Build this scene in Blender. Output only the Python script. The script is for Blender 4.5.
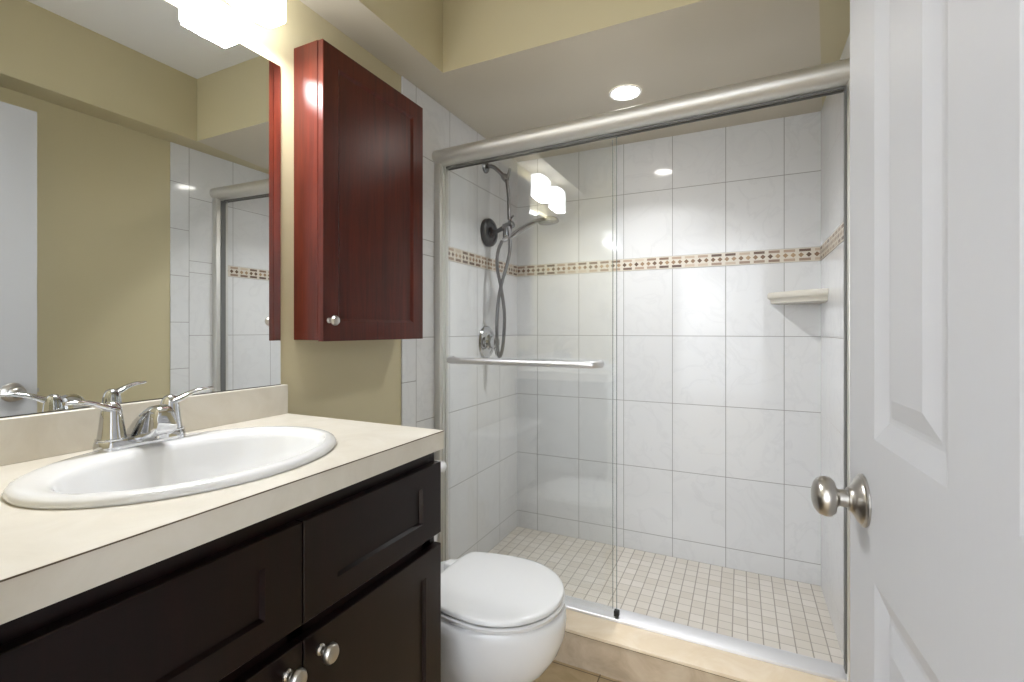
import bpy, bmesh, math, random
from mathutils import Vector, Matrix
PI = math.pi
for o in list(bpy.data.objects):
    bpy.data.objects.remove(o)
SC = bpy.context.scene
COL = SC.collection

# ------------------------------------------------------------------ camera, world, exposure
FOC, YAW = 476.9, 0.4477                     # focal length in pixels of a 1024 px wide frame
CAM = Vector((1.1934, 0.0, 1.187))
cd = bpy.data.cameras.new('camera')
cam = bpy.data.objects.new('camera', cd)
COL.objects.link(cam)
cam.location = CAM
cam.rotation_euler = (PI / 2, 0, YAW)
cd.sensor_fit = 'HORIZONTAL'
cd.sensor_width = 36
cd.lens = 36 * FOC / 1024
cd.shift_y = -11.15 / 1024
cd.clip_start = 0.02
SC.camera = cam
wd = bpy.data.worlds.new('world')
SC.world = wd
wd.use_nodes = True
wd.node_tree.nodes['Background'].inputs[0].default_value = (1.0, 0.98, 0.95, 1)
wd.node_tree.nodes['Background'].inputs[1].default_value = 0.35
vs = SC.view_settings
vs.view_transform = 'Standard'
vs.look = 'None'
vs.gamma = 1
vs.use_curve_mapping = False
vs.exposure = 1.0

SHADE_EMIT, DOWN_WATT, CAN_WATT, HALL_WATT = 8.0, 2.7, 3.6, 68.0


def area(name, loc, rot, sx, sy, watt, col=(1, 1, 1), spread=PI):
    l = bpy.data.lights.new(name, 'AREA')
    l.shape = 'RECTANGLE'
    l.size, l.size_y = sx, sy
    l.energy = watt
    l.color = col
    l.spread = spread
    o = bpy.data.objects.new(name, l)
    o.location = loc
    o.rotation_euler = rot
    COL.objects.link(o)
    return o


# added fill light, wider than the window, in the unseen room behind the doorway
area('hall_fill_light', (0.95, -2.60, 1.35), (PI / 2, 0, PI), 3.2, 2.3, HALL_WATT, (0.86, 0.93, 1.0))


# ------------------------------------------------------------------ dimensions (metres)
W, D = 1.524, 2.546          # room width, distance of the shower's back wall
ZC, ZS = 2.50, 2.175         # ceiling, underside of the soffits
SX, SY, SR = 0.16, 1.537, 0.14
TY = 1.487                   # where the wall tile starts
ZSF = 0.03                   # shower floor
LB, LT, TH, TW = 1.4999, 1.563, 0.3436, 0.248


# ------------------------------------------------------------------ materials
def lin(c):
    return tuple(((v / 255) / 12.92 if v <= 10 else ((v / 255 + 0.055) / 1.055) ** 2.4) for v in c) + (1,)


class NT:
    def __init__(s, name):
        s.m = bpy.data.materials.new(name)
        s.m.use_nodes = True
        s.t = s.m.node_tree
        s.n = s.t.nodes
        s.b = s.n['Principled BSDF']
        s._xyz = None

    def new(s, typ, **kw):
        n = s.n.new(typ)
        for k, v in kw.items():
            setattr(n, k, v)
        return n

    def link(s, a, b):
        s.t.links.new(a, b)

    def put(s, sock, v):
        if isinstance(v, (int, float)):
            sock.default_value = v
        elif isinstance(v, tuple):
            sock.default_value = v
        else:
            s.link(v, sock)

    def math(s, op, a, b=None, c=None, clamp=False):
        n = s.new('ShaderNodeMath', operation=op, use_clamp=clamp)
        s.put(n.inputs[0], a)
        if b is not None:
            s.put(n.inputs[1], b)
        if c is not None:
            s.put(n.inputs[2], c)
        return n.outputs[0]

    def obj(s):
        if s._xyz is None:
            tc = s.new('ShaderNodeTexCoord')
            s._co = tc.outputs['Object']
            sp = s.new('ShaderNodeSeparateXYZ')
            s.link(s._co, sp.inputs[0])
            s._xyz = sp.outputs
        return s._xyz

    def mapped(s, scale):
        s.obj()
        mp = s.new('ShaderNodeMapping')
        mp.inputs['Scale'].default_value = scale
        s.link(s._co, mp.inputs[0])
        return mp.outputs[0]

    def noise(s, scale=5.0, detail=4.0, rough=0.5, dist=0.0, vec=None, out=0):
        n = s.new('ShaderNodeTexNoise')
        n.inputs['Scale'].default_value = scale
        n.inputs['Detail'].default_value = detail
        n.inputs['Roughness'].default_value = rough
        n.inputs['Distortion'].default_value = dist
        if vec is None:
            s.obj()
            vec = s._co
        s.link(vec, n.inputs['Vector'])
        return n.outputs[out]

    def ramp(s, fac, stops):
        n = s.new('ShaderNodeValToRGB')
        el = n.color_ramp.elements
        while len(el) < len(stops):
            el.new(0.5)
        for e, (p, c) in zip(el, stops):
            e.position = p
            e.color = c
        s.link(fac, n.inputs[0])
        return n.outputs[0]

    def mix(s, fac, a, b, blend='MIX'):
        n = s.new('ShaderNodeMix', data_type='RGBA', blend_type=blend)
        s.put(n.inputs[0], fac)
        s.put(n.inputs[6], a)
        s.put(n.inputs[7], b)
        return n.outputs[2]

    def fmix(s, fac, a, b):
        n = s.new('ShaderNodeMix', data_type='FLOAT')
        s.put(n.inputs[0], fac)
        s.put(n.inputs[2], a)
        s.put(n.inputs[3], b)
        return n.outputs[0]

    def rand(s, *v):
        n = s.new('ShaderNodeCombineXYZ')
        for i, q in enumerate(v):
            s.put(n.inputs[i], q)
        w = s.new('ShaderNodeTexWhiteNoise', noise_dimensions='3D')
        s.link(n.outputs[0], w.inputs[0])
        return w.outputs[0]

    def bump(s, h, strength=0.3, dist=0.001):
        n = s.new('ShaderNodeBump')
        n.inputs['Strength'].default_value = strength
        n.inputs['Distance'].default_value = dist
        s.put(n.inputs['Height'], h)
        s.link(n.outputs[0], s.b.inputs['Normal'])

    def set(s, **kw):
        names = dict(col='Base Color', rough='Roughness', metal='Metallic', spec='Specular IOR Level', coat='Coat Weight',
                     coatr='Coat Roughness', emit='Emission Strength', ecol='Emission Color', trans='Transmission Weight', ior='IOR',
                     aniso='Anisotropic')
        for k, v in kw.items():
            s.put(s.b.inputs[names[k]], v)
        return s

    # distance (m) to the nearest line of a regular grid
    def line(s, u, u0, w):
        f = s.math('FRACT', s.math('DIVIDE', s.math('SUBTRACT', u, u0), w))
        return s.math('MULTIPLY', s.math('MINIMUM', f, s.math('SUBTRACT', 1.0, f)), w)

    def cell(s, u, u0, w):
        return s.math('FLOOR', s.math('DIVIDE', s.math('SUBTRACT', u, u0), w))

    def joint(s, d, half, soft=0.0007):
        n = s.new('ShaderNodeMapRange', interpolation_type='SMOOTHSTEP')
        s.put(n.inputs[0], d)
        n.inputs[1].default_value = half
        n.inputs[2].default_value = half + soft
        n.inputs[3].default_value = 1
        n.inputs[4].default_value = 0
        return n.outputs[0]


def paint(name, c, rough=0.55, tex=0.06):
    t = NT(name)
    t.set(col=lin(c), rough=rough)
    t.bump(t.noise(260, 3), tex, 0.002)
    return t.m


M = {}
M['wall_paint'] = paint('khaki_wall_paint', (195, 184, 150), 0.5)
M['ceiling_paint'] = paint('white_ceiling_paint', (236, 236, 238), 0.7)
M['soffit_paint'] = paint('beige_soffit_underside', (202, 194, 178), 0.6)


def wall_tile(name, axis, u0, narrow=None):
    t = NT(name)
    x = t.obj()
    u, z = x[axis], x[2]
    up = t.math('GREATER_THAN', z, (LB + LT) / 2)
    zz = t.math('SUBTRACT', z, t.math('MULTIPLY', up, LT - LB))
    du = t.line(u, u0, TW)
    dz = t.line(zz, LB, TH)
    ci, cj = t.cell(u, u0, TW), t.cell(zz, LB, TH)
    if narrow is not None:
        k = t.math('LESS_THAN', u, narrow)
        dz = t.fmix(k, dz, t.line(z, 0.98, TW))
        cj = t.fmix(k, cj, t.cell(z, 0.98, TW))
    j = t.joint(t.math('MINIMUM', du, dz), 0.0011)
    r = t.rand(ci, cj, 0.37)
    # faint grey marble veins, offset tile by tile
    off = t.new('ShaderNodeVectorMath', operation='MULTIPLY_ADD')
    cmb = t.new('ShaderNodeCombineXYZ')
    t.put(cmb.inputs[0], r)
    t.put(cmb.inputs[1], r)
    t.put(cmb.inputs[2], r)
    t.link(cmb.outputs[0], off.inputs[0])
    off.inputs[1].default_value = (7, 13, 5)
    t.link(t._co, off.inputs[2])
    v = t.noise(5.5, 5, 0.55, 1.1, vec=off.outputs[0])
    ridge = t.math('ABSOLUTE', t.math('SUBTRACT', v, 0.5))
    vein = t.math('SUBTRACT', 1.0, t.math('DIVIDE', ridge, 0.045), clamp=True)
    vein = t.math('MULTIPLY', vein, t.noise(2.3, 2, vec=off.outputs[0]))
    base = t.mix(t.math('MULTIPLY', vein, 0.28), lin((221, 221, 221)), lin((184, 184, 186)))
    base = t.mix(t.math('MULTIPLY', r, 0.25), base, lin((210, 211, 213)))
    t.set(col=t.mix(j, base, lin((150, 148, 145))), rough=t.fmix(j, 0.08, 0.7), spec=0.28)
    wav = t.noise(9, 1, 0.3)
    t.bump(t.math('SUBTRACT', t.math('MULTIPLY', wav, 0.25), j), 0.35, 0.0012)
    return t.m


M['tile_back'] = wall_tile('white_marbled_tile_back', 0, 0.1342)
M['tile_side'] = wall_tile('white_marbled_tile_side', 1, 1.575, 1.575)


def border_tile(name, axis):
    t = NT(name)
    x = t.obj()
    u, z = x[axis], x[2]
    h = t.math('DIVIDE', t.math('SUBTRACT', z, LB), LT - LB)          # 0..1 over the strip
    P = 0.062
    fu = t.math('FRACT', t.math('DIVIDE', u, P))
    cu = t.math('FLOOR', t.math('DIVIDE', u, P))
    # dashes in the rows at the top and bottom
    inu = t.math('LESS_THAN', t.math('ABSOLUTE', t.math('SUBTRACT', fu, 0.5)), 0.37)
    dt = t.math('LESS_THAN', t.math('ABSOLUTE', t.math('SUBTRACT', h, 0.83)), 0.095)
    db = t.math('LESS_THAN', t.math('ABSOLUTE', t.math('SUBTRACT', h, 0.17)), 0.095)
    dash = t.math('MULTIPLY', inu, t.math('ADD', dt, db))
    rc = t.rand(cu, t.math('GREATER_THAN', h, 0.5), 1.7)
    # diamonds in the middle row
    P2 = P / 2
    f2 = t.math('SUBTRACT', t.math('FRACT', t.math('DIVIDE', u, P2)), 0.5)
    c2 = t.math('FLOOR', t.math('DIVIDE', u, P2))
    dd = t.math('ADD', t.math('MULTIPLY', t.math('ABSOLUTE', f2), P2), t.math('MULTIPLY', t.math('ABSOLUTE', t.math('SUBTRACT', h, 0.5)), LT - LB))
    dia = t.math('LESS_THAN', dd, 0.0115)
    rd = t.rand(c2, 3.0, 0.2)
    stops = [(0.0, lin((92, 72, 60))), (0.35, lin((130, 106, 88))), (0.7, lin((172, 150, 130))), (1.0, lin((202, 188, 168)))]
    dcol = t.ramp(rc, stops)
    ecol = t.ramp(rd, [(0.0, lin((88, 64, 48))), (0.5, lin((130, 100, 74))), (1.0, lin((172, 144, 112)))])
    c = t.mix(dash, lin((208, 200, 186)), dcol)
    c = t.mix(dia, c, ecol)
    t.set(col=c, rough=0.35)
    t.bump(t.math('ADD', dash, dia), 0.3, 0.0008)
    return t.m


M['border_back'] = border_tile('brown_mosaic_border_back', 0)
M['border_side'] = border_tile('brown_mosaic_border_side', 1)


def floor_mosaic():
    t = NT('beige_mosaic_floor_tile')
    x = t.obj()
    P = 0.0526
    d = t.math('MINIMUM', t.line(x[0], 0.0588, P), t.math('ADD', t.line(x[1], 0.02, P), 0.0006))
    j = t.joint(d, 0.0017, 0.0009)
    r = t.rand(t.cell(x[0], 0.0588, P), t.cell(x[1], 0.02, P), 0.5)
    c = t.ramp(r, [(0, lin((206, 199, 188))), (0.5, lin((213, 207, 197))), (1, lin((219, 213, 205)))])
    c = t.mix(t.math('MULTIPLY', t.noise(24, 5), 0.25), c, lin((190, 180, 164)))
    t.set(col=t.mix(j, c, lin((164, 157, 147))), rough=t.fmix(j, 0.4, 0.85))
    t.bump(t.math('SUBTRACT', 1.0, j), 0.5, 0.0015)
    return t.m


M['floor_mosaic'] = floor_mosaic()


def travertine(name, a, b, c, rough=0.35, joints=False):
    t = NT(name)
    n1 = t.noise(6, 8, 0.62, 1.4)
    n2 = t.noise(34, 5, 0.6, 0.4)
    col = t.ramp(n1, [(0.32, lin(a)), (0.5, lin(b)), (0.68, lin(c))])
    col = t.mix(t.math('MULTIPLY', n2, 0.3), col, lin(a))
    if joints:
        x = t.obj()
        j = t.joint(t.math('MINIMUM', t.line(x[0], 0.30, 0.457), t.line(x[1], 1.60, 0.457)), 0.0015, 0.001)
        col = t.mix(j, col, lin((120, 104, 82)))
        t.bump(t.math('SUBTRACT', 1.0, j), 0.4, 0.0012)
    t.set(col=col, rough=rough)
    return t.m


M['floor_tile'] = travertine('tan_stone_floor', (176, 154, 118), (196, 174, 138), (208, 188, 154), 0.4, True)
M['curb_face'] = travertine('beige_travertine', (176, 158, 134), (200, 182, 158), (214, 200, 178), 0.4)
M['curb_cap'] = travertine('cream_marble_sill', (222, 202, 172), (229, 212, 186), (236, 222, 200), 0.25)
M['laminate'] = travertine('cream_laminate', (206, 199, 185), (215, 209, 197), (222, 217, 207), 0.32)


def wood(name, dark, light, rough=0.25, coat=0.4, spec=0.3):
    t = NT(name)
    n = t.noise(3.0, 6, 0.6, 0.6, vec=t.mapped((14, 14, 1.1)))
    n2 = t.noise(9.0, 3, 0.5, 0.2, vec=t.mapped((40, 40, 1.5)))
    f = t.math('ADD', t.math('MULTIPLY', n, 0.75), t.math('MULTIPLY', n2, 0.25))
    t.set(col=t.ramp(f, [(0.3, lin(dark)), (0.7, lin(light))]), rough=rough, spec=spec, coat=coat, coatr=0.12)
    return t.m


M['cherry'] = wood('red_cherry_wood', (58, 18, 11), (94, 35, 21), 0.34, 0.0)
M['espresso'] = wood('espresso_wood', (14, 6, 6), (26, 11, 10), 0.3, 0.0, 0.25)


def plain(name, c, rough=0.4, metal=0.0, **kw):
    t = NT(name)
    t.set(col=lin(c), rough=rough, metal=metal, **kw)
    return t.m


M['dark_gap'] = plain('dark_recess', (16, 12, 12), 0.7)
M['porcelain'] = plain('white_porcelain', (228, 228, 228), 0.12, coat=0.3)
M['seat_plastic'] = plain('white_toilet_plastic', (226, 226, 226), 0.22)
M['chrome'] = plain('polished_chrome', (205, 206, 208), 0.06, 1.0)
M['dull_chrome'] = plain('weathered_chrome', (150, 152, 154), 0.25, 1.0)
M['hose'] = plain('steel_hose', (126, 126, 126), 0.35, 1.0)
M['gunmetal'] = plain('dark_grey_metal', (92, 94, 96), 0.38, 0.8)
def door_paint():
    t = NT('white_door_paint')
    t.set(col=lin((188, 188, 190)), rough=0.45, spec=0.3)
    t.bump(t.noise(1.0, 4, 0.55, 0.3, vec=t.mapped((150, 150, 9))), 0.10, 0.0012)
    return t.m


M['door_paint'] = door_paint()
M['black_plastic'] = plain('black_plastic', (22, 22, 22), 0.5)
M['grey_rubber'] = plain('dark_seal', (104, 104, 102), 0.6)
M['ceramic'] = plain('cream_ceramic', (206, 201, 190), 0.2)
M['mirror_glass'] = plain('mirror_silver', (232, 234, 233), 0.0, 1.0)
M['mirror_edge'] = plain('mirror_edge', (60, 56, 48), 0.5)
M['seam'] = plain('brown_seam_and_shadow', (96, 82, 66), 0.6)
M['white_trim'] = plain('white_enamel', (235, 235, 235), 0.35)


def brushed(name, c, rough, vec):
    t = NT(name)
    n = t.noise(30, 3, 0.6, vec=t.mapped(vec))
    t.set(col=lin(c), metal=1.0, rough=t.math('ADD', rough - 0.05, t.math('MULTIPLY', n, 0.12)))
    t.bump(n, 0.04, 0.0004)
    return t.m


M['aluminium'] = brushed('brushed_nickel_frame', (218, 216, 211), 0.52, (1, 40, 40))
M['bright_alu'] = brushed('bright_aluminium_track', (226, 226, 228), 0.42, (1, 40, 40))
M['nickel'] = plain('satin_nickel', (186, 182, 176), 0.3, 1.0)


def glow(name, c, strength):
    t = NT(name)
    t.set(col=lin((240, 240, 240)), rough=0.3, ecol=c, emit=strength)
    return t.m


M['shade_glass'] = glow('lit_frosted_glass', (0.93, 0.96, 1.0, 1), SHADE_EMIT)
M['lamp_lens'] = glow('lit_lamp_lens', (1.0, 0.96, 0.9, 1), 30.0)
M['added_window_glow'] = glow('added_window_pane', (1.0, 1.0, 1.0, 1), 2.2)


def glass(name, tint, f0):
    t = NT(name)
    g = t.new('ShaderNodeNewGeometry')
    dt = t.new('ShaderNodeVectorMath', operation='DOT_PRODUCT')
    t.link(g.outputs['Normal'], dt.inputs[0])
    t.link(g.outputs['Incoming'], dt.inputs[1])
    c = t.math('ABSOLUTE', dt.outputs['Value'])
    p = t.math('POWER', t.math('SUBTRACT', 1.0, c, clamp=True), 5.0)
    F = t.math('ADD', f0, t.math('MULTIPLY', p, 1 - f0), clamp=True)
    tr = t.new('ShaderNodeBsdfTransparent')
    tr.inputs[0].default_value = tint
    gl = t.new('ShaderNodeBsdfGlossy')
    gl.inputs['Roughness'].default_value = 0.0
    gl.inputs[0].default_value = (1, 1, 1, 1)
    mx = t.new('ShaderNodeMixShader')
    t.link(F, mx.inputs[0])
    t.link(tr.outputs[0], mx.inputs[1])
    t.link(gl.outputs[0], mx.inputs[2])
    t.link(mx.outputs[0], t.n['Material Output'].inputs[0])
    return t.m


M['glass'] = glass('clear_shower_glass', (0.992, 0.996, 0.993, 1), 0.04)
M['glass_edge'] = plain('green_glass_edge', (120, 130, 126), 0.1)


# ------------------------------------------------------------------ mesh helpers
def new():
    return bmesh.new()


def box(bm, x0, x1, y0, y1, z0, z1, bev=0.0, seg=2):
    vs_ = [bm.verts.new((x, y, z)) for x in (x0, x1) for y in (y0, y1) for z in (z0, z1)]
    fs = [bm.faces.new([vs_[i] for i in q]) for q in ((0, 1, 3, 2), (4, 6, 7, 5), (0, 4, 5, 1), (2, 3, 7, 6), (0, 2, 6, 4), (1, 5, 7, 3))]
    if bev > 0:
        ed = list({e for f in fs for e in f.edges})
        bmesh.ops.bevel(bm, geom=ed, offset=bev, segments=seg, affect='EDGES', profile=0.5)
    return bm


def loft(bm, rings, cap0=True, cap1=True, closed=True):
    rv = [[bm.verts.new(p) for p in r] for r in rings]
    n = len(rv[0])
    for a, b in zip(rv, rv[1:]):
        for i in range(n if closed else n - 1):
            j = (i + 1) % n
            try:
                bm.faces.new((a[i], a[j], b[j], b[i]))
            except ValueError:
                pass
    if cap0:
        bm.faces.new(rv[0][::-1])
    if cap1:
        bm.faces.new(rv[-1])
    return bm


def frame_of(ax):
    ax = Vector(ax).normalized()
    up = Vector((0, 0, 1)) if abs(ax.z) < 0.9 else Vector((1, 0, 0))
    a = ax.cross(up).normalized()
    return ax, a, ax.cross(a).normalized()


def lathe(bm, org, axis, prof, n=32, sx=1.0, sy=1.0):
    ax, a, b = frame_of(axis)
    org = Vector(org)
    rings = [[org + ax * h + a * (math.cos(2 * PI * i / n) * r * sx) + b * (math.sin(2 * PI * i / n) * r * sy) for i in range(n)] for r, h in prof]
    return loft(bm, rings)


def smooth_path(pts, k=8):
    P = [Vector(p) for p in pts]
    out = []
    for i in range(len(P) - 1):
        p0, p1, p2, p3 = P[max(i - 1, 0)], P[i], P[i + 1], P[min(i + 2, len(P) - 1)]
        for s in range(k):
            t = s / k
            out.append(0.5 * ((2 * p1) + (p2 - p0) * t + (2 * p0 - 5 * p1 + 4 * p2 - p3) * t * t + (3 * p1 - p0 - 3 * p2 + p3) * t ** 3))
    out.append(P[-1])
    return out


def tube(bm, pts, rad, n=14, flat=(1.0, 1.0), up=None):
    P = [Vector(p) for p in pts]
    rs = rad if isinstance(rad, (list, tuple)) else [rad] * len(P)
    if len(rs) != len(P):                                         # spread the radii along the path
        rs = [rs[min(int(i / (len(P) - 1) * (len(rs) - 1)), len(rs) - 2)] * (1 - ((i / (len(P) - 1) * (len(rs) - 1)) - min(int(i / (len(P) - 1) * (len(rs) - 1)), len(rs) - 2)))
              + rs[min(int(i / (len(P) - 1) * (len(rs) - 1)), len(rs) - 2) + 1] * ((i / (len(P) - 1) * (len(rs) - 1)) - min(int(i / (len(P) - 1) * (len(rs) - 1)), len(rs) - 2)) for i in range(len(P))]
    T = [(P[min(i + 1, len(P) - 1)] - P[max(i - 1, 0)]).normalized() for i in range(len(P))]
    if up is None:
        _, nrm, _ = frame_of(T[0])
    else:
        nrm = Vector(up)
    rings = []
    for p, t, r in zip(P, T, rs):
        nrm = (nrm - t * nrm.dot(t)).normalized()
        b = t.cross(nrm)
        rings.append([p + nrm * (math.cos(2 * PI * i / n) * r * flat[0]) + b * (math.sin(2 * PI * i / n) * r * flat[1]) for i in range(n)])
    return loft(bm, rings)


def obj(name, bm, mat, parent=None, loc=None, ang=35, smooth=True):
    """Link the bmesh (built in world coordinates) as one mesh object; its origin is the parent's location or loc."""
    org = Vector(loc) if loc is not None else (Vector(parent['_org']) if parent is not None else Vector((0, 0, 0)))
    bmesh.ops.recalc_face_normals(bm, faces=bm.faces)
    bmesh.ops.translate(bm, verts=bm.verts, vec=-org)
    me = bpy.data.meshes.new(name)
    bm.to_mesh(me)
    bm.free()
    for p in me.polygons:
        p.use_smooth = smooth
    if smooth:
        me.set_sharp_from_angle(angle=math.radians(ang))
    me.materials.append(M[mat])
    o = bpy.data.objects.new(name, me)
    COL.objects.link(o)
    if parent is not None:
        o.parent = parent
        o.location = org - Vector(parent['_org'])
    else:
        o.location = org
    o['_org'] = tuple(org)
    return o


def thing(name, label, cat, loc, group=None):
    o = bpy.data.objects.new(name, None)
    o.empty_display_size = 0.05
    COL.objects.link(o)
    o.location = loc
    o['_org'] = tuple(loc)
    return tag(o, label, cat, group)


def tag(o, label, cat, group=None):
    o['label'] = label
    o['category'] = cat
    if group:
        o['group'] = group
    return o


def struct(o, label=None, cat=None):
    o['kind'] = 'structure'
    if label:
        tag(o, label, cat)
    return o


# ------------------------------------------------------------------ the room
T = 0.10
struct(obj('floor', box(new(), -0.1, W + 0.1, -0.05, 1.63, -0.08, 0.0), 'floor_tile'), 'tan stone tile floor of the bathroom in front of the shower curb', 'floor')
struct(obj('floor_shower', box(new(), 0, W, 1.78, D, -0.08, ZSF), 'floor_mosaic'), 'beige square mosaic tile floor inside the shower', 'shower floor')
wl = struct(obj('wall_left', box(new(), -T, 0, -0.05, D + T, -0.08, ZC), 'wall_paint'), 'khaki painted wall behind the vanity mirror', 'wall')
wr = struct(obj('wall_right', box(new(), W, W + T, -0.05, D + T, -0.08, ZC), 'wall_paint'), 'khaki painted wall behind the open white door', 'wall')
wb = struct(obj('wall_back', box(new(), 0, W, D, D + T, -0.08, ZS), 'tile_back'), 'white marbled tile wall at the back of the shower', 'wall')
obj('tile_border', box(new(), 0.0085, W - 0.0085, D - 0.002, D + 0.002, LB, LT), 'border_back', wb)
for wo, s in ((wl, 1), (wr, -1)):
    x0 = 0 if s == 1 else W
    X = lambda a: (min(x0, x0 + s * a), max(x0, x0 + s * a))
    ty = TY if s == 1 else 1.482
    to = obj('wall_tile', box(new(), *X(0.006), ty, D, 0.0, ZS, 0.0012, 1), 'tile_side', wo)
    to['label'] = 'white marbled wall tiles'
    obj('tile_border', box(new(), *X(0.0085), 1.735, D, LB, LT), 'border_side', wo)

# wall with the doorway behind the camera, and the bright room beyond it
nb = new()
DX0, DX1, DH = 0.63, 1.405, 2.075
box(nb, 0, DX0, -0.02, 0.10, 0, ZC)
box(nb, DX1, W, -0.02, 0.10, 0, ZC)
box(nb, DX0, DX1, -0.02, 0.10, DH, ZC)
struct(obj('wall_front', nb, 'wall_paint'), 'khaki wall with the doorway the photograph is taken from', 'wall')
hb = new()
box(hb, -0.9, -0.8, -2.8, -0.05, 0, ZC)
box(hb, 2.6, 2.7, -2.8, -0.05, 0, ZC)
box(hb, -0.9, 2.7, -2.9, -2.8, 0, ZC)
box(hb, -0.9, -0.1, -0.05, 0.05, 0, ZC)
box(hb, W + 0.1, 2.7, -0.05, 0.05, 0, ZC)
struct(obj('wall_hall', hb, 'ceiling_paint'), 'white walls of the room outside the doorway', 'wall')
struct(obj('floor_hall', box(new(), -0.9, 2.7, -2.9, -0.05, -0.08, 0.0), 'floor_tile'), 'floor of the room outside the doorway', 'floor')
win = struct(obj('added_window', box(new(), 0.42, 1.02, -2.80, -2.79, 1.15, 1.90), 'added_window_glow'), 'glowing window added to the unseen room outside the doorway', 'window')  # unseen glowing pane, added to bring daylight through the doorway

ceil = struct(obj('ceiling', box(new(), -0.9, 2.7, -2.9, D + T, ZC, ZC + 0.1), 'ceiling_paint'), 'white painted bathroom ceiling above the soffits', 'ceiling')
sb = new()                                                        # one soffit runs around three sides
o_ = [(0, 0.10), (0, D), (W, D), (W, 0.10), (W - SR, 0.10), (W - SR, SY), (SX, SY), (SX, 0.10)]
loft(sb, [[(x, y, ZS) for x, y in o_], [(x, y, ZC) for x, y in o_]], False, False)
lo = [v for v in sb.verts if abs(v.co.z - ZS) < 1e-6]
sb.verts.ensure_lookup_table()
L = lo[:8]
for k, q in enumerate(((0, 1, 6, 7), (1, 2, 5, 6), (2, 3, 4, 5))):
    sb.faces.new([L[i] for i in q]).material_index = 0 if k == 2 else 1
sf = obj('soffit', sb, 'wall_paint', ceil, smooth=False)
sf.data.materials.append(M['soffit_paint'])
sf['label'] = 'khaki soffit with beige underside'

# shower curb
cb = struct(obj('shower_curb', box(new(), 0.006, W - 0.006, 1.612, 1.80, 0.0, 0.118), 'curb_face'), 'beige stone curb below the sliding shower doors', 'shower curb')
cp = obj('curb_cap', box(new(), 0.006, W - 0.006, 1.604, 1.808, 0.118, 0.130, 0.003, 2), 'curb_cap', cb)
cp['label'] = 'cream marble cap'
gl_ = obj('cap_shadow_strip', box(new(), 0.006, W - 0.006, 1.6105, 1.6122, 0.1135, 0.118), 'seam', cb)  # brown strip standing in for the shadow gap below the cap
gl_['label'] = 'brown strip painted as the shadow gap under the cap'

# ------------------------------------------------------------------ shower frame and sliding glass
GX = 0.006
fr = thing('shower_door_frame', 'brushed nickel frame with rounded header rail around the shower opening', 'shower frame', (W / 2, 1.735, 0.13))
prof = []
cy, cz, ry, rz = 1.722, 1.934, 0.037, 0.034
for i in range(13):
    a = PI / 2 + PI * i / 12
    prof.append((cy + math.cos(a) * ry, cz + math.sin(a) * rz))
prof += [(1.772, cz - rz), (1.772, cz + rz)]
obj('header_rail', loft(new(), [[(x, y, z + dz) for y, z in prof] for x, dz in ((GX, -0.006), (W - GX, 0.028))]), 'aluminium', fr)
hb2 = new()
for y0, y1 in ((1.741, 1.744), (1.766, 1.769)):
    loft(hb2, [[(x, y0, 1.892 + dz), (x, y1, 1.892 + dz), (x, y1, 1.902 + dz), (x, y0, 1.902 + dz)] for x, dz in ((0.012, -0.006), (W - 0.012, 0.028))])
h_ = obj('header_channel', hb2, 'grey_rubber', fr)
h_['label'] = 'dark channel lips under the header'
for s in (1, -1):
    X = lambda a, b: (GX + a, GX + b) if s == 1 else (W - GX - b - 0.008, W - GX - a)
    jb = new()
    box(jb, *X(0, 0.030), 1.700, 1.768, 0.131, 1.90 if s == 1 else 1.93, 0.003)
    j_ = obj('side_jamb', jb, 'aluminium', fr)
    sl = new()
    if s == 1:
        box(sl, GX + 0.030, GX + 0.033, 1.716, 1.724, 0.155, 1.896)
        box(sl, GX + 0.030, GX + 0.033, 1.740, 1.749, 0.155, 1.896)
        obj('jamb_rail', sl, 'aluminium', j_)
    else:
        box(sl, W - GX - 0.042, W - GX - 0.038, 1.724, 1.752, 0.155, 1.92)
        obj('rubber_bumper', sl, 'grey_rubber', j_)
tb = new()
tp = [(1.716, 0.1305), (1.7165, 0.1375), (1.719, 0.1405), (1.764, 0.1525), (1.770, 0.1515), (1.772, 0.1305)]
loft(tb, [[(x, y, z) for y, z in tp] for x in (GX + 0.001, W - GX - 0.001)])
obj('bottom_track', tb, 'bright_alu', fr)

d1 = thing('sliding_glass_door', 'clear glass sliding shower door with metal towel bar, nearer the toilet', 'glass door', (0.41, 1.733, 0.165))
gb = box(new(), 0.036, 0.784, 1.730, 1.736, 0.1532, 1.892)
g_ = obj('glass_pane', gb, 'glass', d1, smooth=False)
e_ = obj('glass_edge', box(new(), 0.784, 0.7855, 1.730, 1.736, 0.1532, 1.892), 'glass_edge', d1, smooth=False)
bar = [(0.085, 1.729, 1.060), (0.083, 1.705, 1.060), (0.094, 1.684, 1.060), (0.125, 1.676, 1.060), (0.30, 1.676, 1.060), (0.52, 1.676, 1.060), (0.68, 1.676, 1.060), (0.714, 1.684, 1.060), (0.726, 1.705, 1.060), (0.724, 1.729, 1.060)]
tbar = obj('towel_bar', tube(new(), smooth_path(bar, 6), 0.0105, 14, (1.25, 1.0), up=(0, 0, 1)), 'bright_alu', d1)
for x in (0.085, 0.724):
    obj('bar_mount', lathe(new(), (x, 1.7298, 1.060), (0, -1, 0), [(0.0155, 0), (0.0155, 0.004), (0.011, 0.009)], 20), 'bright_alu', tbar)
gd = obj('bottom_guide', box(new(), 0.776, 0.794, 1.7215, 1.740, 0.146, 0.166, 0.002), 'black_plastic', d1)
gd['label'] = 'black plastic guide at the bottom corner'

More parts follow.
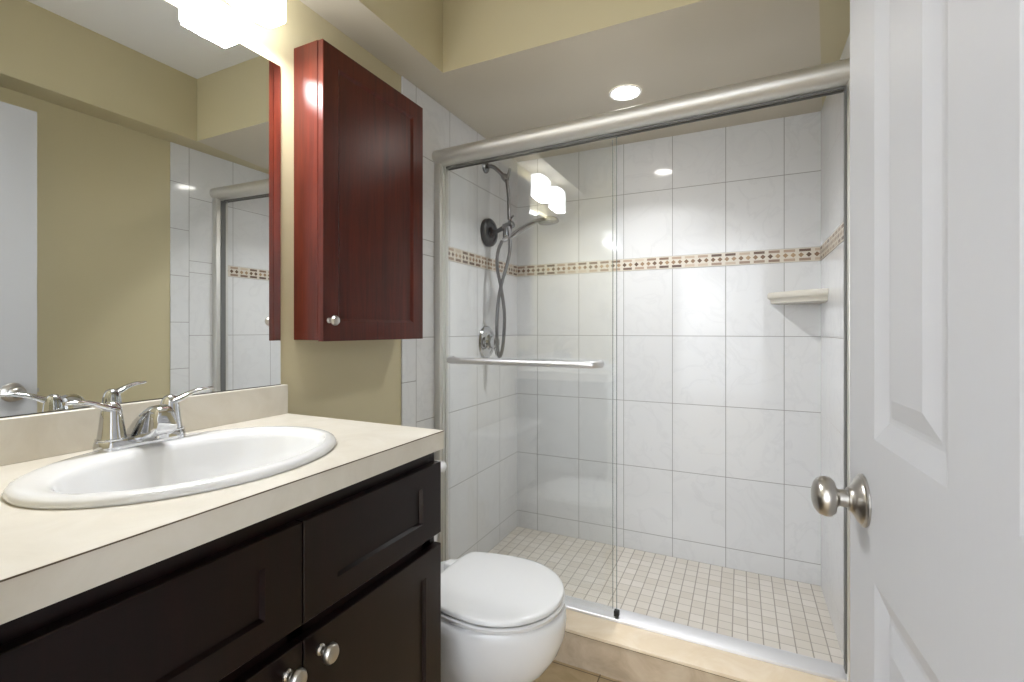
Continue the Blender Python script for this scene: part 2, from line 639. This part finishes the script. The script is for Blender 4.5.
d2 = thing('sliding_glass_door', 'plain glass sliding shower door stacked behind the one with towel bar', 'glass door', (0.40, 1.757, 0.155))
obj('glass_pane', box(new(), 0.036, 0.764, 1.754, 1.760, 0.1535, 1.892), 'glass', d2, smooth=False)
obj('glass_edge', box(new(), 0.764, 0.7655, 1.754, 1.760, 0.1535, 1.892), 'glass_edge', d2, smooth=False)

# ------------------------------------------------------------------ shower fittings on the left wall
TX = 0.006
SYY = 2.152
sa = thing('shower_pipe', 'chrome bent shower pipe with round flange and diverter high on the tiled wall', 'shower pipe', (TX, SYY, 2.026))
obj('flange', lathe(new(), (TX, SYY, 2.026), (1, 0, 0), [(0.034, 0), (0.034, 0.004), (0.030, 0.010), (0.017, 0.016)], 28), 'dull_chrome', sa)
obj('arm_pipe', tube(new(), smooth_path([(TX + 0.008, SYY, 2.026), (0.05, SYY, 2.020), (0.085, SYY, 1.992), (0.122, SYY, 1.952)], 6), 0.0105), 'dull_chrome', sa)
dv = obj('diverter', lathe(new(), (0.110, SYY, 1.966), (0.67, 0, -0.74), [(0.014, 0), (0.017, 0.004), (0.017, 0.03), (0.013, 0.036)], 16), 'dull_chrome', sa)
obj('diverter_lever', tube(new(), [(0.13, SYY, 1.945), (0.143, SYY, 1.975), (0.150, SYY, 1.998)], [0.009, 0.008, 0.006], 10), 'dull_chrome', dv)

ho = thing('shower_holder', 'dark round wall plate with bracket arm holding the hand shower', 'shower bracket', (TX, 2.173, 1.690))
obj('wall_plate', lathe(new(), (TX, 2.173, 1.690), (1, 0, 0), [(0.071, 0), (0.073, 0.006), (0.072, 0.022), (0.064, 0.030), (0.050, 0.031), (0.046, 0.024), (0.028, 0.024), (0.026, 0.036)], 36), 'gunmetal', ho)
obj('bracket_arm', tube(new(), [(0.030, 2.173, 1.690), (0.060, 2.170, 1.690), (0.085, 2.166, 1.697), (0.112, 2.160, 1.704)], [0.017, 0.011, 0.011, 0.014], 14), 'gunmetal', ho)
cl = new()
lathe(cl, (0.128, 2.158, 1.650), (0.10, 0, 1), [(0.017, 0), (0.021, 0.006), (0.022, 0.05), (0.018, 0.062), (0.012, 0.075)], 18)
lathe(cl, (0.112, 2.158, 1.704), (1, 0, 0.25), [(0.019, 0), (0.019, 0.05), (0.014, 0.056)], 16)
cl_ = obj('clamp', cl, 'dull_chrome', ho)
obj('clamp_lever', tube(new(), [(0.140, 2.155, 1.722), (0.155, 2.15, 1.745), (0.172, 2.147, 1.757)], [0.008, 0.007, 0.005], 10), 'dull_chrome', cl_)

hs = thing('hand_shower', 'chrome hand shower head in its bracket with looped steel hose', 'hand shower', (0.15, 2.14, 1.66))
obj('handle', tube(new(), smooth_path([(0.120, 2.136, 1.636), (0.165, 2.134, 1.650), (0.225, 2.134, 1.684), (0.285, 2.134, 1.708), (0.335, 2.134, 1.714)], 5), [0.012, 0.014, 0.013, 0.012, 0.015]), 'chrome', hs)
obj('spray_head', lathe(new(), (0.362, 2.134, 1.724), (0.10, 0, -1), [(0.012, -0.004), (0.030, 0.0), (0.046, 0.010), (0.050, 0.018), (0.048, 0.024), (0.043, 0.025)], 32), 'dull_chrome', hs)
hp = [(0.135, 2.14, 1.940), (0.146, 2.138, 1.87), (0.150, 2.136, 1.80), (0.155, 2.130, 1.735)]
hose1 = obj('hose', tube(new(), smooth_path(hp, 8), 0.0085, 12), 'hose', hs)
hp = [(0.112, 2.140, 1.636), (0.088, 2.138, 1.58), (0.085, 2.136, 1.50), (0.110, 2.134, 1.387), (0.128, 2.132, 1.26), (0.122, 2.130, 1.12), (0.105, 2.128, 1.055), (0.092, 2.124, 1.10),
      (0.092, 2.122, 1.26), (0.110, 2.120, 1.387), (0.146, 2.118, 1.50), (0.162, 2.120, 1.57), (0.160, 2.128, 1.636), (0.150, 2.130, 1.70)]
obj('hose', tube(new(), smooth_path(hp, 10), 0.0085, 12), 'hose', hs)

va = thing('shower_valve', 'chrome round shower valve with lever handle low on the tiled wall', 'shower valve', (TX, 2.163, 1.124))
obj('valve_plate', lathe(new(), (TX, 2.163, 1.124), (1, 0, 0), [(0.084, 0), (0.084, 0.005), (0.079, 0.011), (0.070, 0.011), (0.066, 0.008), (0.058, 0.009), (0.050, 0.016), (0.040, 0.020), (0.036, 0.03)], 40), 'chrome', va)
vh = obj('valve_handle', lathe(new(), (TX + 0.028, 2.163, 1.124), (1, 0, 0), [(0.030, 0), (0.033, 0.010), (0.030, 0.034), (0.018, 0.044), (0.004, 0.046)], 28), 'chrome', va)
obj('handle_lever', tube(new(), smooth_path([(TX + 0.05, 2.163, 1.118), (TX + 0.062, 2.158, 1.09), (TX + 0.072, 2.150, 1.062), (TX + 0.084, 2.146, 1.048)], 4), [0.013, 0.011, 0.009, 0.007], 12), 'chrome', vh)

# ceramic corner shelf
cs = thing('corner_shelf', 'cream ceramic corner shelf on the shower tiles', 'shelf', (W, D, 1.325))
R_ = 0.212
cx_, cy_ = W - 0.0065, D - 0.0005


def quarter(r, z, off=0.0):
    pts = [(cx_ - off, cy_ - off, z)]
    for i in range(17):
        a = PI / 2 * i / 16
        f = 1 - 0.17 * math.sin(2 * a)                              # flatter than a quarter circle
        pts.append((cx_ - off - r * f * math.cos(a), cy_ - off - r * f * math.sin(a), z))
    return pts


sh = loft(new(), [quarter(R_ - 0.045, 1.304), quarter(R_ - 0.014, 1.310), quarter(R_ - 0.012, 1.326), quarter(R_ - 0.002, 1.332), quarter(R_, 1.336), quarter(R_, 1.355), quarter(R_ - 0.004, 1.359), quarter(R_ - 0.022, 1.359, 0.004), quarter(R_ - 0.030, 1.347, 0.008)])
obj('shelf_tray', sh, 'ceramic', cs, ang=50)

# recessed shower light
LX, LY = 0.759, 1.995
rl = thing('recessed_light', 'round white recessed light in the shower ceiling', 'ceiling light', (LX, LY, ZS))
ring = []
n = 40
for r, z in ((0.066, ZS - 0.0005), (0.066, ZS - 0.003), (0.062, ZS - 0.005), (0.057, ZS - 0.004), (0.054, ZS - 0.001)):
    ring.append([(LX + r * math.cos(2 * PI * i / n), LY + r * math.sin(2 * PI * i / n), z) for i in range(n)])
obj('trim_ring', loft(new(), ring, False, False), 'white_trim', rl)
obj('lens', lathe(new(), (LX, LY, ZS - 0.0005), (0, 0, -1), [(0.055, 0), (0.055, 0.0012)], 40), 'lamp_lens', rl)
cl2 = bpy.data.lights.new('recessed_lamp', 'AREA')
cl2.shape = 'DISK'
cl2.size = 0.09
cl2.spread = 2.1
cl2.energy = CAN_WATT
cl2.color = (0.95, 0.97, 1.0)
lo_ = bpy.data.objects.new('recessed_lamp', cl2)
lo_.location = (LX, LY, ZS - 0.008)
COL.objects.link(lo_)

# ------------------------------------------------------------------ vanity
VY0, VY1, VF = 0.125, 0.955, 0.527
van = thing('vanity_cabinet', 'dark espresso vanity cabinet with drawers and doors under the sink', 'vanity', (0.26, (VY0 + VY1) / 2, 0))
b = new()
box(b, 0.004, VF, VY1 - 0.018, VY1, 0.0, 0.9035, 0.001, 1)                      # end panels, back, bottom, toe board
box(b, 0.004, VF, VY0, VY0 + 0.018, 0.0, 0.9035, 0.001, 1)
box(b, 0.004, 0.016, VY0 + 0.018, VY1 - 0.018, 0.08, 0.9035)
box(b, 0.016, VF - 0.02, VY0 + 0.018, VY1 - 0.018, 0.10, 0.116)
box(b, VF - 0.075, VF - 0.06, VY0 + 0.018, VY1 - 0.018, 0.0, 0.10)
obj('body', b, 'espresso', van)
b = new()
box(b, VF - 0.02, VF, VY0 + 0.018, VY1 - 0.018, 0.845, 0.9035)
box(b, VF - 0.02, VF, VY0 + 0.018, VY1 - 0.018, 0.665, 0.715)
box(b, VF - 0.02, VF, VY0 + 0.018, VY1 - 0.018, 0.10, 0.13)
for y in (VY0 + 0.018, 0.54, VY1 - 0.05):
    box(b, VF - 0.02, VF, y, y + 0.032, 0.13, 0.845)
obj('face_frame', b, 'espresso', van)


def shaker(x0, x1, y0, y1, z0, z1, sw, rw, rec=0.008, bev=0.004):
    """A frame-and-panel front facing +X: flat frame, small bevel, recessed panel."""
    bm = new()
    R = [(y0, y1, z0, z1, x0), (y0, y1, z0, z1, x1 - 0.0015), (y0 + 0.0015, y1 - 0.0015, z0 + 0.0015, z1 - 0.0015, x1), (y0 + sw, y1 - sw, z0 + rw, z1 - rw, x1),
         (y0 + sw + bev, y1 - sw - bev, z0 + rw + bev, z1 - rw - bev, x1 - rec)]
    loft(bm, [[(x, a, c), (x, b_, c), (x, b_, d), (x, a, d)] for a, b_, c, d, x in R])
    return bm


def pull(x, y, z, parent, s=1.0, sy=1.0):
    return obj('knob', lathe(new(), (x, y, z), (1, 0, 0), [(0.0085 * s, 0), (0.0085 * s, 0.003), (0.0055 * s, 0.006), (0.0055 * s, 0.012), (0.012 * s, 0.017), (0.0155 * s, 0.022), (0.0155 * s, 0.026), (0.0125 * s, 0.031), (0.005 * s, 0.0335)], 28, 1.0, sy), 'nickel', parent)


FX0, FX1 = VF + 0.001, 0.546
YS = 0.557
ff = obj('false_front', shaker(FX0, FX1, 0.158, YS - 0.0015, 0.703, 0.872, 0.068, 0.044), 'espresso', van, smooth=False)
dr = obj('drawer', shaker(FX0, FX1, YS + 0.0015, 0.956, 0.703, 0.872, 0.072, 0.044), 'espresso', van, smooth=False)
dl = obj('door', shaker(FX0, FX1, 0.158, YS - 0.0015, 0.115, 0.677, 0.060, 0.055), 'espresso', van, smooth=False)
dr_ = obj('door', shaker(FX0, FX1, YS + 0.0015, 0.956, 0.115, 0.677, 0.060, 0.055), 'espresso', van, smooth=False)
pull(FX1, 0.526, 0.641, dl, 1.0, 1.1)
pull(FX1, 0.592, 0.642, dr_, 1.0, 1.1)

# countertop with an oval cut-out
CZ, CB, CX1, CY0, CY1 = 0.947, 0.904, 0.553, 0.12, 0.957
SXC, SYC, SRX, SRY = 0.294, 0.547, 0.207, 0.257             # sink rim ellipse
ct = thing('countertop', 'cream stone-look countertop with low backsplash under the mirror', 'countertop', (0.28, (CY0 + CY1) / 2, CB))
angs = sorted([2 * PI * i / 72 for i in range(72)] + [math.atan2(y - SYC, x - SXC) % (2 * PI) for x in (0.001, CX1) for y in (CY0, CY1)])
inn, out = [], []
for a in angs:
    c, s = math.cos(a), math.sin(a)
    inn.append((SXC + 0.93 * SRX * c, SYC + 0.93 * SRY * s))
    k = min(((CX1 - SXC) / c if c > 1e-9 else 1e9), ((0.001 - SXC) / c if c < -1e-9 else 1e9), ((CY1 - SYC) / s if s > 1e-9 else 1e9), ((CY0 - SYC) / s if s < -1e-9 else 1e9))
    out.append((SXC + k * c, SYC + k * s))
cbm = new()
loft(cbm, [[(x, y, CB) for x, y in inn], [(x, y, CZ) for x, y in inn], [(x, y, CZ) for x, y in out], [(x, y, CB) for x, y in out], [(x, y, CB) for x, y in inn]], False, False)
bmesh.ops.remove_doubles(cbm, verts=cbm.verts, dist=1e-6)
obj('counter_slab', cbm, 'laminate', ct)
obj('backsplash', box(new(), 0.001, 0.020, CY0, CY1, CZ, 1.0295, 0.0012, 1), 'laminate', ct)
sm = new()
box(sm, CX1 - 0.0002, CX1 + 0.0006, CY0, CY1 + 0.0006, CZ - 0.0022, CZ - 0.0004)
box(sm, 0.021, CX1 + 0.0006, CY1 - 0.0002, CY1 + 0.0006, CZ - 0.0022, CZ - 0.0004)
s_ = obj('edge_seam', sm, 'seam', ct)
s_['label'] = 'thin brown laminate seam along the edge'

# drop-in oval sink
sk = thing('sink', 'white oval drop-in sink set in the cream countertop', 'sink', (SXC, SYC, CZ))
N = 72


def ell(cx, rx, ry, z):
    return [(cx + rx * math.cos(2 * PI * i / N), SYC + ry * math.sin(2 * PI * i / N), z) for i in range(N)]


bx_ = SXC + 0.026
rings = [ell(SXC, SRX - 0.014, SRY - 0.014, CZ + 0.0004), ell(SXC, SRX - 0.002, SRY - 0.002, CZ + 0.0004), ell(SXC, SRX, SRY, CZ + 0.005), ell(SXC, SRX - 0.004, SRY - 0.004, CZ + 0.0115), ell(SXC, SRX - 0.012, SRY - 0.012, CZ + 0.0145),
         ell(SXC, SRX - 0.022, SRY - 0.022, CZ + 0.0145), ell(bx_, 0.161, 0.223, CZ + 0.0135), ell(bx_, 0.153, 0.215, CZ + 0.009), ell(bx_, 0.148, 0.209, CZ - 0.002), ell(bx_, 0.141, 0.200, CZ - 0.03),
         ell(bx_, 0.132, 0.175, CZ - 0.07), ell(bx_ - 0.004, 0.105, 0.140, CZ - 0.11), ell(bx_ - 0.008, 0.065, 0.085, CZ - 0.135), ell(bx_ - 0.010, 0.022, 0.022, CZ - 0.143)]
skb = loft(new(), rings, False, False)
# outside of the bowl under the counter
outer = [ell(SXC, SRX - 0.014, SRY - 0.014, CZ + 0.0004), ell(bx_, 0.153, 0.212, CZ - 0.03), ell(bx_, 0.140, 0.184, CZ - 0.075), ell(bx_ - 0.004, 0.112, 0.148, CZ - 0.12), ell(bx_ - 0.010, 0.03, 0.03, CZ - 0.155)]
loft(skb, outer, False, True)
bmesh.ops.remove_doubles(skb, verts=skb.verts, dist=1e-6)
obj('basin', skb, 'porcelain', sk, ang=60)
obj('drain', lathe(new(), (bx_ - 0.010, SYC, CZ - 0.146), (0, 0, 1), [(0.023, 0), (0.024, 0.006), (0.018, 0.0075), (0.012, 0.004), (0.011, 0.010), (0.002, 0.011)], 28), 'chrome', sk)

# centerset faucet
FY, FX, FZ = 0.5375, 0.118, CZ + 0.0142
fa = thing('faucet', 'chrome two-handle faucet standing on the white sink', 'faucet', (FX, FY, FZ))


def stadium(cx, cy, hl, r, z, n=40):
    pts = []
    for i in range(n):
        a = 2 * PI * i / n
        pts.append((cx + r * math.cos(a), cy + r * math.sin(a) + (hl if math.sin(a) >= 0 else -hl), z))
    return pts


obj('base_plate', loft(new(), [stadium(FX, FY, 0.051, 0.027, FZ), stadium(FX, FY, 0.051, 0.0275, FZ + 0.006), stadium(FX, FY, 0.051, 0.026, FZ + 0.016), stadium(FX, FY, 0.050, 0.022, FZ + 0.021)]), 'chrome', fa)
for s in (-1, 1):
    hy = FY + s * 0.051
    hd = obj('handle', lathe(new(), (FX, hy, FZ + 0.018), (0, 0, 1), [(0.0250, 0), (0.0250, 0.003), (0.0225, 0.004), (0.0215, 0.010), (0.0195, 0.026), (0.0178, 0.042), (0.0165, 0.053), (0.0145, 0.062), (0.0105, 0.069), (0.005, 0.0725), (0.001, 0.073)], 36), 'chrome', fa)
    z0 = FZ + 0.074
    pth = smooth_path([(FX + 0.004, hy - s * 0.004, z0), (FX + 0.008, hy + s * 0.012, z0 + 0.006), (FX + 0.012, hy + s * 0.034, z0 + 0.0165), (FX + 0.016, hy + s * 0.056, z0 + 0.0225), (FX + 0.018, hy + s * 0.078, z0 + 0.0235)], 6)
    obj('lever', tube(new(), pth, [0.0105, 0.0095, 0.0072, 0.0064, 0.0042], 14, (0.72, 1.15), up=(0, 0, 1)), 'chrome', hd)
# spout: a broad wedge rising from the base and ending in a blunt lip
sec = [  # x, z top, z bottom, half width
    (FX - 0.024, FZ + 0.024, FZ + 0.016, 0.022), (FX - 0.016, FZ + 0.036, FZ + 0.012, 0.025), (FX + 0.004, FZ + 0.052, FZ + 0.010, 0.0265), (FX + 0.026, FZ + 0.066, FZ + 0.006, 0.0265), (FX + 0.050, FZ + 0.077, FZ + 0.010, 0.0255),
    (FX + 0.072, FZ + 0.081, FZ + 0.018, 0.0245), (FX + 0.088, FZ + 0.078, FZ + 0.024, 0.0235), (FX + 0.096, FZ + 0.072, FZ + 0.028, 0.022), (FX + 0.099, FZ + 0.064, FZ + 0.032, 0.019)]
rg = []
for x, zt, zb, hw in sec:
    zc, hh = (zt + zb) / 2, (zt - zb) / 2
    r = []
    for i in range(32):
        a = 2 * PI * i / 32
        c, s = math.cos(a), math.sin(a)
        v = math.copysign(abs(s) ** 0.55, s)
        r.append((FX + (x - FX) * 0.85, FY + hw * (0.86 - 0.14 * v) * math.copysign(abs(c) ** 0.45, c), zc + hh * v))
    rg.append(r)
sp = obj('spout', loft(new(), rg), 'chrome', fa, ang=40)
obj('aerator', lathe(new(), (FX + 0.068, FY, FZ + 0.026), (0, 0, -1), [(0.011, 0), (0.011, 0.008), (0.009, 0.009)], 20), 'chrome', sp)

# ------------------------------------------------------------------ mirror
mi = thing('wall_mirror', 'large frameless wall mirror above the sink', 'mirror', (0.0, 0.54, 1.0305))
obj('mirror_glass', box(new(), 0.0012, 0.0052, 0.125, 0.944, 1.0305, 1.941), 'mirror_glass', mi, smooth=False)
eb = new()
box(eb, 0.0004, 0.0056, 0.125, 0.944, 1.0297, 1.0318)
m_ = obj('bottom_channel', eb, 'mirror_edge', mi)

# ------------------------------------------------------------------ vanity light
vl = thing('vanity_light', 'wall light with lit frosted glass block shades above the mirror', 'wall light', (0.0, 0.64, 2.05))
obj('back_plate', box(new(), 0.001, 0.022, 0.40, 0.88, 2.025, 2.10, 0.004), 'nickel', vl)
for yc in (0.801, 0.521):
    am = new()
    tube(am, smooth_path([(0.020, yc, 2.06), (0.04, yc, 2.062), (0.070, yc, 2.062)], 4), 0.012)
    obj('arm', am, 'nickel', vl)
    rr = []
    for z, s in ((1.989, 0.94), (1.987, 0.985), (1.992, 1.0), (2.05, 1.0), (2.107, 1.0), (2.110, 0.97)):
        pts = []
        for k in range(40):
            a = 2 * PI * k / 40
            c, q = math.cos(a), math.sin(a)
            pts.append((0.098 + (0.031 * s + 0.005 * (1 - abs(q) ** 0.44)) * math.copysign(abs(c) ** 0.22, c), yc + 0.0655 * s * math.copysign(abs(q) ** 0.22, q), z - (0.006 * (1 - (abs(q) ** 0.22) ** 2) if z < 1.9925 else 0)))
        rr.append(pts)
    obj('glass_shade', loft(new(), rr), 'shade_glass', vl, ang=50)
    # the bulb shines out of the open bottom of its shade
    area('bulb_down', (0.098, yc, 1.979), (0, 0, 0), 0.055, 0.118, DOWN_WATT, (0.95, 0.97, 1.0))

# ------------------------------------------------------------------ wall cabinet
KY0, KY1, KZ0, KZ1 = 0.9916, 1.468, 1.154, 2.02
wc = thing('wall_cabinet', 'red cherry wall cabinet hung above the toilet beside the mirror', 'cabinet', (0, (KY0 + KY1) / 2, KZ0))
b = new()
box(b, 0.0005, 0.098, KY0, KY1, KZ0 + 0.003, KZ1, 0.0015, 1)
obj('body', b, 'cherry', wc)
kd = obj('door', shaker(0.100, 0.119, KY0 + 0.001, KY1 - 0.001, KZ0, KZ1 - 0.002, 0.058, 0.058, 0.007, 0.009), 'cherry', wc, smooth=False)
pull(0.119, 1.014, 1.214, kd, 0.95)

# ------------------------------------------------------------------ toilet
TYC = 1.275
to = thing('toilet', 'white two-piece toilet with closed lid beside the shower curb', 'toilet', (0.40, TYC, 0))


def egg(xb, xf, hw, z, n=56, p=1.0, sq=0.5, cut=0.0, yb=0.85):
    """Egg outline: blunt at the back (xb), round at the front (xf)."""
    pts = []
    xm = xb + (xf - xb) * 0.46
    for i in range(n):
        a = 2 * PI * i / n
        c, s = math.cos(a), math.sin(a)
        if c >= 0:
            x = xm + (xf - xm) * c
            y = hw * math.copysign(abs(s) ** p, s)
        else:
            x = xm + (xm - xb) * math.copysign(abs(c) ** sq, c)
            y = hw * math.copysign(abs(s) ** yb, s) * (1 - cut * abs(c) ** 2)
        pts.append((x, TYC + y, z))
    return pts


bowl = [egg(0.13, 0.618, 0.114, 0.0), egg(0.13, 0.622, 0.117, 0.012), egg(0.135, 0.614, 0.112, 0.035), egg(0.14, 0.610, 0.108, 0.08), egg(0.15, 0.612, 0.108, 0.125), egg(0.17, 0.622, 0.113, 0.150),
        egg(0.19, 0.648, 0.127, 0.172), egg(0.20, 0.688, 0.149, 0.210), egg(0.21, 0.722, 0.170, 0.262), egg(0.22, 0.740, 0.181, 0.31), egg(0.225, 0.744, 0.185, 0.35), egg(0.23, 0.742, 0.184, 0.374), egg(0.236, 0.734, 0.178, 0.3825)]
bb = loft(new(), bowl)
obj('bowl', bb, 'porcelain', to, ang=60)
dk = new()
box(dk, 0.03, 0.275, TYC - 0.10, TYC + 0.10, 0.20, 0.362, 0.02, 4)
obj('tank_deck', dk, 'porcelain', to)


def lid_ring(xb, xf, hw, z, n=28):
    """Seat outline: round at the front, sides drawing in to a straight hinge edge with small corners."""
    xm = 0.545
    half = [(xm + (xf - xm) * math.cos(PI / 2 * i / n), hw * math.sin(PI / 2 * i / n)) for i in range(n + 1)]
    side = lambda t: hw * (1 - 0.20 * t * t)
    half += [(xm + (xb - xm) * t, side(t)) for t in [0.86 * i / 10 for i in range(1, 11)]]
    for i in range(1, 13):
        a = PI / 2 * i / 12
        t = 0.86 + 0.14 * math.sin(a) ** (2 / 3)
        half.append((xm + (xb - xm) * t, side(t) * math.cos(a) ** (2 / 3) if i < 12 else 0.0))
    pts = half + [(x, -y) for x, y in half[-2:0:-1]]
    return [(x, TYC + y, z) for x, y in pts]



st = loft(new(), [lid_ring(0.352, 0.718, 0.168, 0.3852), lid_ring(0.350, 0.734, 0.183, 0.3905), lid_ring(0.350, 0.737, 0.186, 0.400), lid_ring(0.354, 0.732, 0.182, 0.4045)])
obj('seat', st, 'seat_plastic', to)
ld = loft(new(), [lid_ring(0.345, 0.724, 0.176, 0.4085), lid_ring(0.340, 0.733, 0.184, 0.4105), lid_ring(0.340, 0.733, 0.184, 0.4190), lid_ring(0.343, 0.730, 0.181, 0.4225), lid_ring(0.349, 0.722, 0.174, 0.4245), lid_ring(0.36, 0.705, 0.16, 0.4255), lid_ring(0.42, 0.62, 0.09, 0.4265), lid_ring(0.48, 0.54, 0.03, 0.4267)])
lid = obj('lid', ld, 'seat_plastic', to, ang=60)
for s in (-1, 1):
    hgm = box(new(), 0.300, 0.345, TYC + s * 0.075 - 0.020, TYC + s * 0.075 + 0.020, 0.384, 0.412, 0.007, 3)
    obj('hinge', hgm, 'seat_plastic', to)


def rrect(x0, x1, y0, y1, r, z, n=8, bow=0.0):
    pts = []
    for cx, cy, a0 in ((x1 - r, y1 - r, 0), (x0 + r, y1 - r, PI / 2), (x0 + r, y0 + r, PI), (x1 - r, y0 + r, 3 * PI / 2)):
        for i in range(n + 1):
            a = a0 + PI / 2 * i / n
            pts.append((cx + r * math.cos(a), cy + r * math.sin(a), z))
    return pts


tk = loft(new(), [rrect(0.03, 0.175, TYC - 0.195, TYC + 0.195, 0.03, 0.362), rrect(0.020, 0.188, TYC - 0.210, TYC + 0.206, 0.035, 0.385), rrect(0.016, 0.196, TYC - 0.220, TYC + 0.216, 0.035, 0.56), rrect(0.016, 0.198, TYC - 0.222, TYC + 0.218, 0.035, 0.664)])
obj('tank', tk, 'porcelain', to, ang=60)
tl = loft(new(), [rrect(0.012, 0.206, TYC - 0.228, TYC + 0.228, 0.036, 0.6645), rrect(0.009, 0.214, TYC - 0.234, TYC + 0.236, 0.040, 0.670), rrect(0.009, 0.215, TYC - 0.235, TYC + 0.238, 0.040, 0.684), rrect(0.014, 0.208, TYC - 0.229, TYC + 0.231, 0.036, 0.694), rrect(0.03, 0.19, TYC - 0.21, TYC + 0.21, 0.03, 0.698)])
obj('tank_lid', tl, 'porcelain', to, ang=60)
fl = new()
lathe(fl, (0.1985, TYC - 0.16, 0.615), (1, 0, 0), [(0.012, 0), (0.012, 0.006), (0.008, 0.012)], 18)
tube(fl, [(0.208, TYC - 0.16, 0.615), (0.212, TYC - 0.12, 0.610), (0.212, TYC - 0.085, 0.604)], [0.006, 0.006, 0.007], 10)
f_ = obj('flush_lever', fl, 'chrome', to)
for s in (-1, 1):
    obj('bolt_cap', lathe(new(), (0.33, TYC + s * 0.112, 0.0), (0, 0, 1), [(0.014, 0), (0.014, 0.012), (0.010, 0.020), (0.002, 0.023)], 18), 'porcelain', to)

# ------------------------------------------------------------------ open room door (hinged near the camera, far edge towards the shower)
EX, EY = 1.3458, 0.894
dirv = Vector((0.056, -0.998, 0)).normalized()                    # from the far edge to the hinge
nrm = Vector((-0.998, -0.056, 0)).normalized()                    # the face towards the room
DW, DT, DZ0, DZ1 = 0.760, 0.035, 0.020, 2.055


def dp(d, z, e):
    return Vector((EX, EY, 0)) + dirv * d + nrm * e + Vector((0, 0, z))


dm = new()
xs = [0, 0.118, 0.328, 0.437, 0.642, DW]
zs = [DZ0, 0.24, 0.8535, 1.0415, 1.66, 1.765, 1.935, DZ1]
PR = [(0.0, 0.0), (0.027, -0.0085), (0.031, -0.0088), (0.035, -0.0085), (0.060, -0.0010)]
for i in range(5):
    for j in range(7):
        a, b_, c, d_ = xs[i], xs[i + 1], zs[j], zs[j + 1]
        if i in (1, 3) and j in (1, 3, 5):
            loft(dm, [[dp(a + o, c + o, e), dp(b_ - o, c + o, e), dp(b_ - o, d_ - o, e), dp(a + o, d_ - o, e)] for o, e in PR], False, True)
        else:
            dm.faces.new([dm.verts.new(p) for p in (dp(a, c, 0), dp(b_, c, 0), dp(b_, d_, 0), dp(a, d_, 0))])
loft(dm, [[dp(0, DZ0, 0), dp(DW, DZ0, 0), dp(DW, DZ1, 0), dp(0, DZ1, 0)], [dp(0, DZ0, -DT), dp(DW, DZ0, -DT), dp(DW, DZ1, -DT), dp(0, DZ1, -DT)]], False, True)
bmesh.ops.remove_doubles(dm, verts=dm.verts, dist=1e-5)
hinge = dp(DW, 0, 0)
door = struct(obj('door_1', dm, 'door_paint', None, (hinge.x, hinge.y, DZ0), smooth=False), 'white panelled door standing open beside the shower', 'door')
kd0 = dp(0.071, 0.946, 0)
kn = obj('door_knob', lathe(new(), kd0, nrm, [(0.0125, 0.008), (0.0118, 0.030), (0.015, 0.034), (0.0235, 0.036), (0.0275, 0.041), (0.0280, 0.048), (0.0255, 0.055), (0.0195, 0.060), (0.012, 0.0625), (0.003, 0.063)], 40), 'nickel', door)
obj('rose', lathe(new(), kd0, nrm, [(0.0365, 0.0003), (0.0365, 0.003), (0.0350, 0.0045), (0.0325, 0.0050), (0.0305, 0.008), (0.022, 0.0125), (0.017, 0.0165), (0.016, 0.019), (0.013, 0.020)], 40), 'nickel', kn)
lt = new()
q = [dp(-0.0012, 0.946 - 0.028, -0.005), dp(-0.0012, 0.946 + 0.028, -0.005), dp(-0.0012, 0.946 + 0.028, -0.030), dp(-0.0012, 0.946 - 0.028, -0.030)]
q2 = [dp(0.0, 0.946 - 0.028, -0.005), dp(0.0, 0.946 + 0.028, -0.005), dp(0.0, 0.946 + 0.028, -0.030), dp(0.0, 0.946 - 0.028, -0.030)]
loft(lt, [q2, q])
loft(lt, [[dp(0, 0.946 - 0.008, -0.011), dp(0, 0.946 + 0.008, -0.011), dp(0, 0.946 + 0.008, -0.024), dp(0, 0.946 - 0.008, -0.024)], [dp(-0.010, 0.946 - 0.008, -0.013), dp(-0.010, 0.946 + 0.008, -0.013), dp(-0.004, 0.946 + 0.008, -0.024), dp(-0.004, 0.946 - 0.008, -0.024)]])
obj('latch_plate', lt, 'nickel', door)

for o in bpy.data.objects:
    if '_org' in o:
        del o['_org']
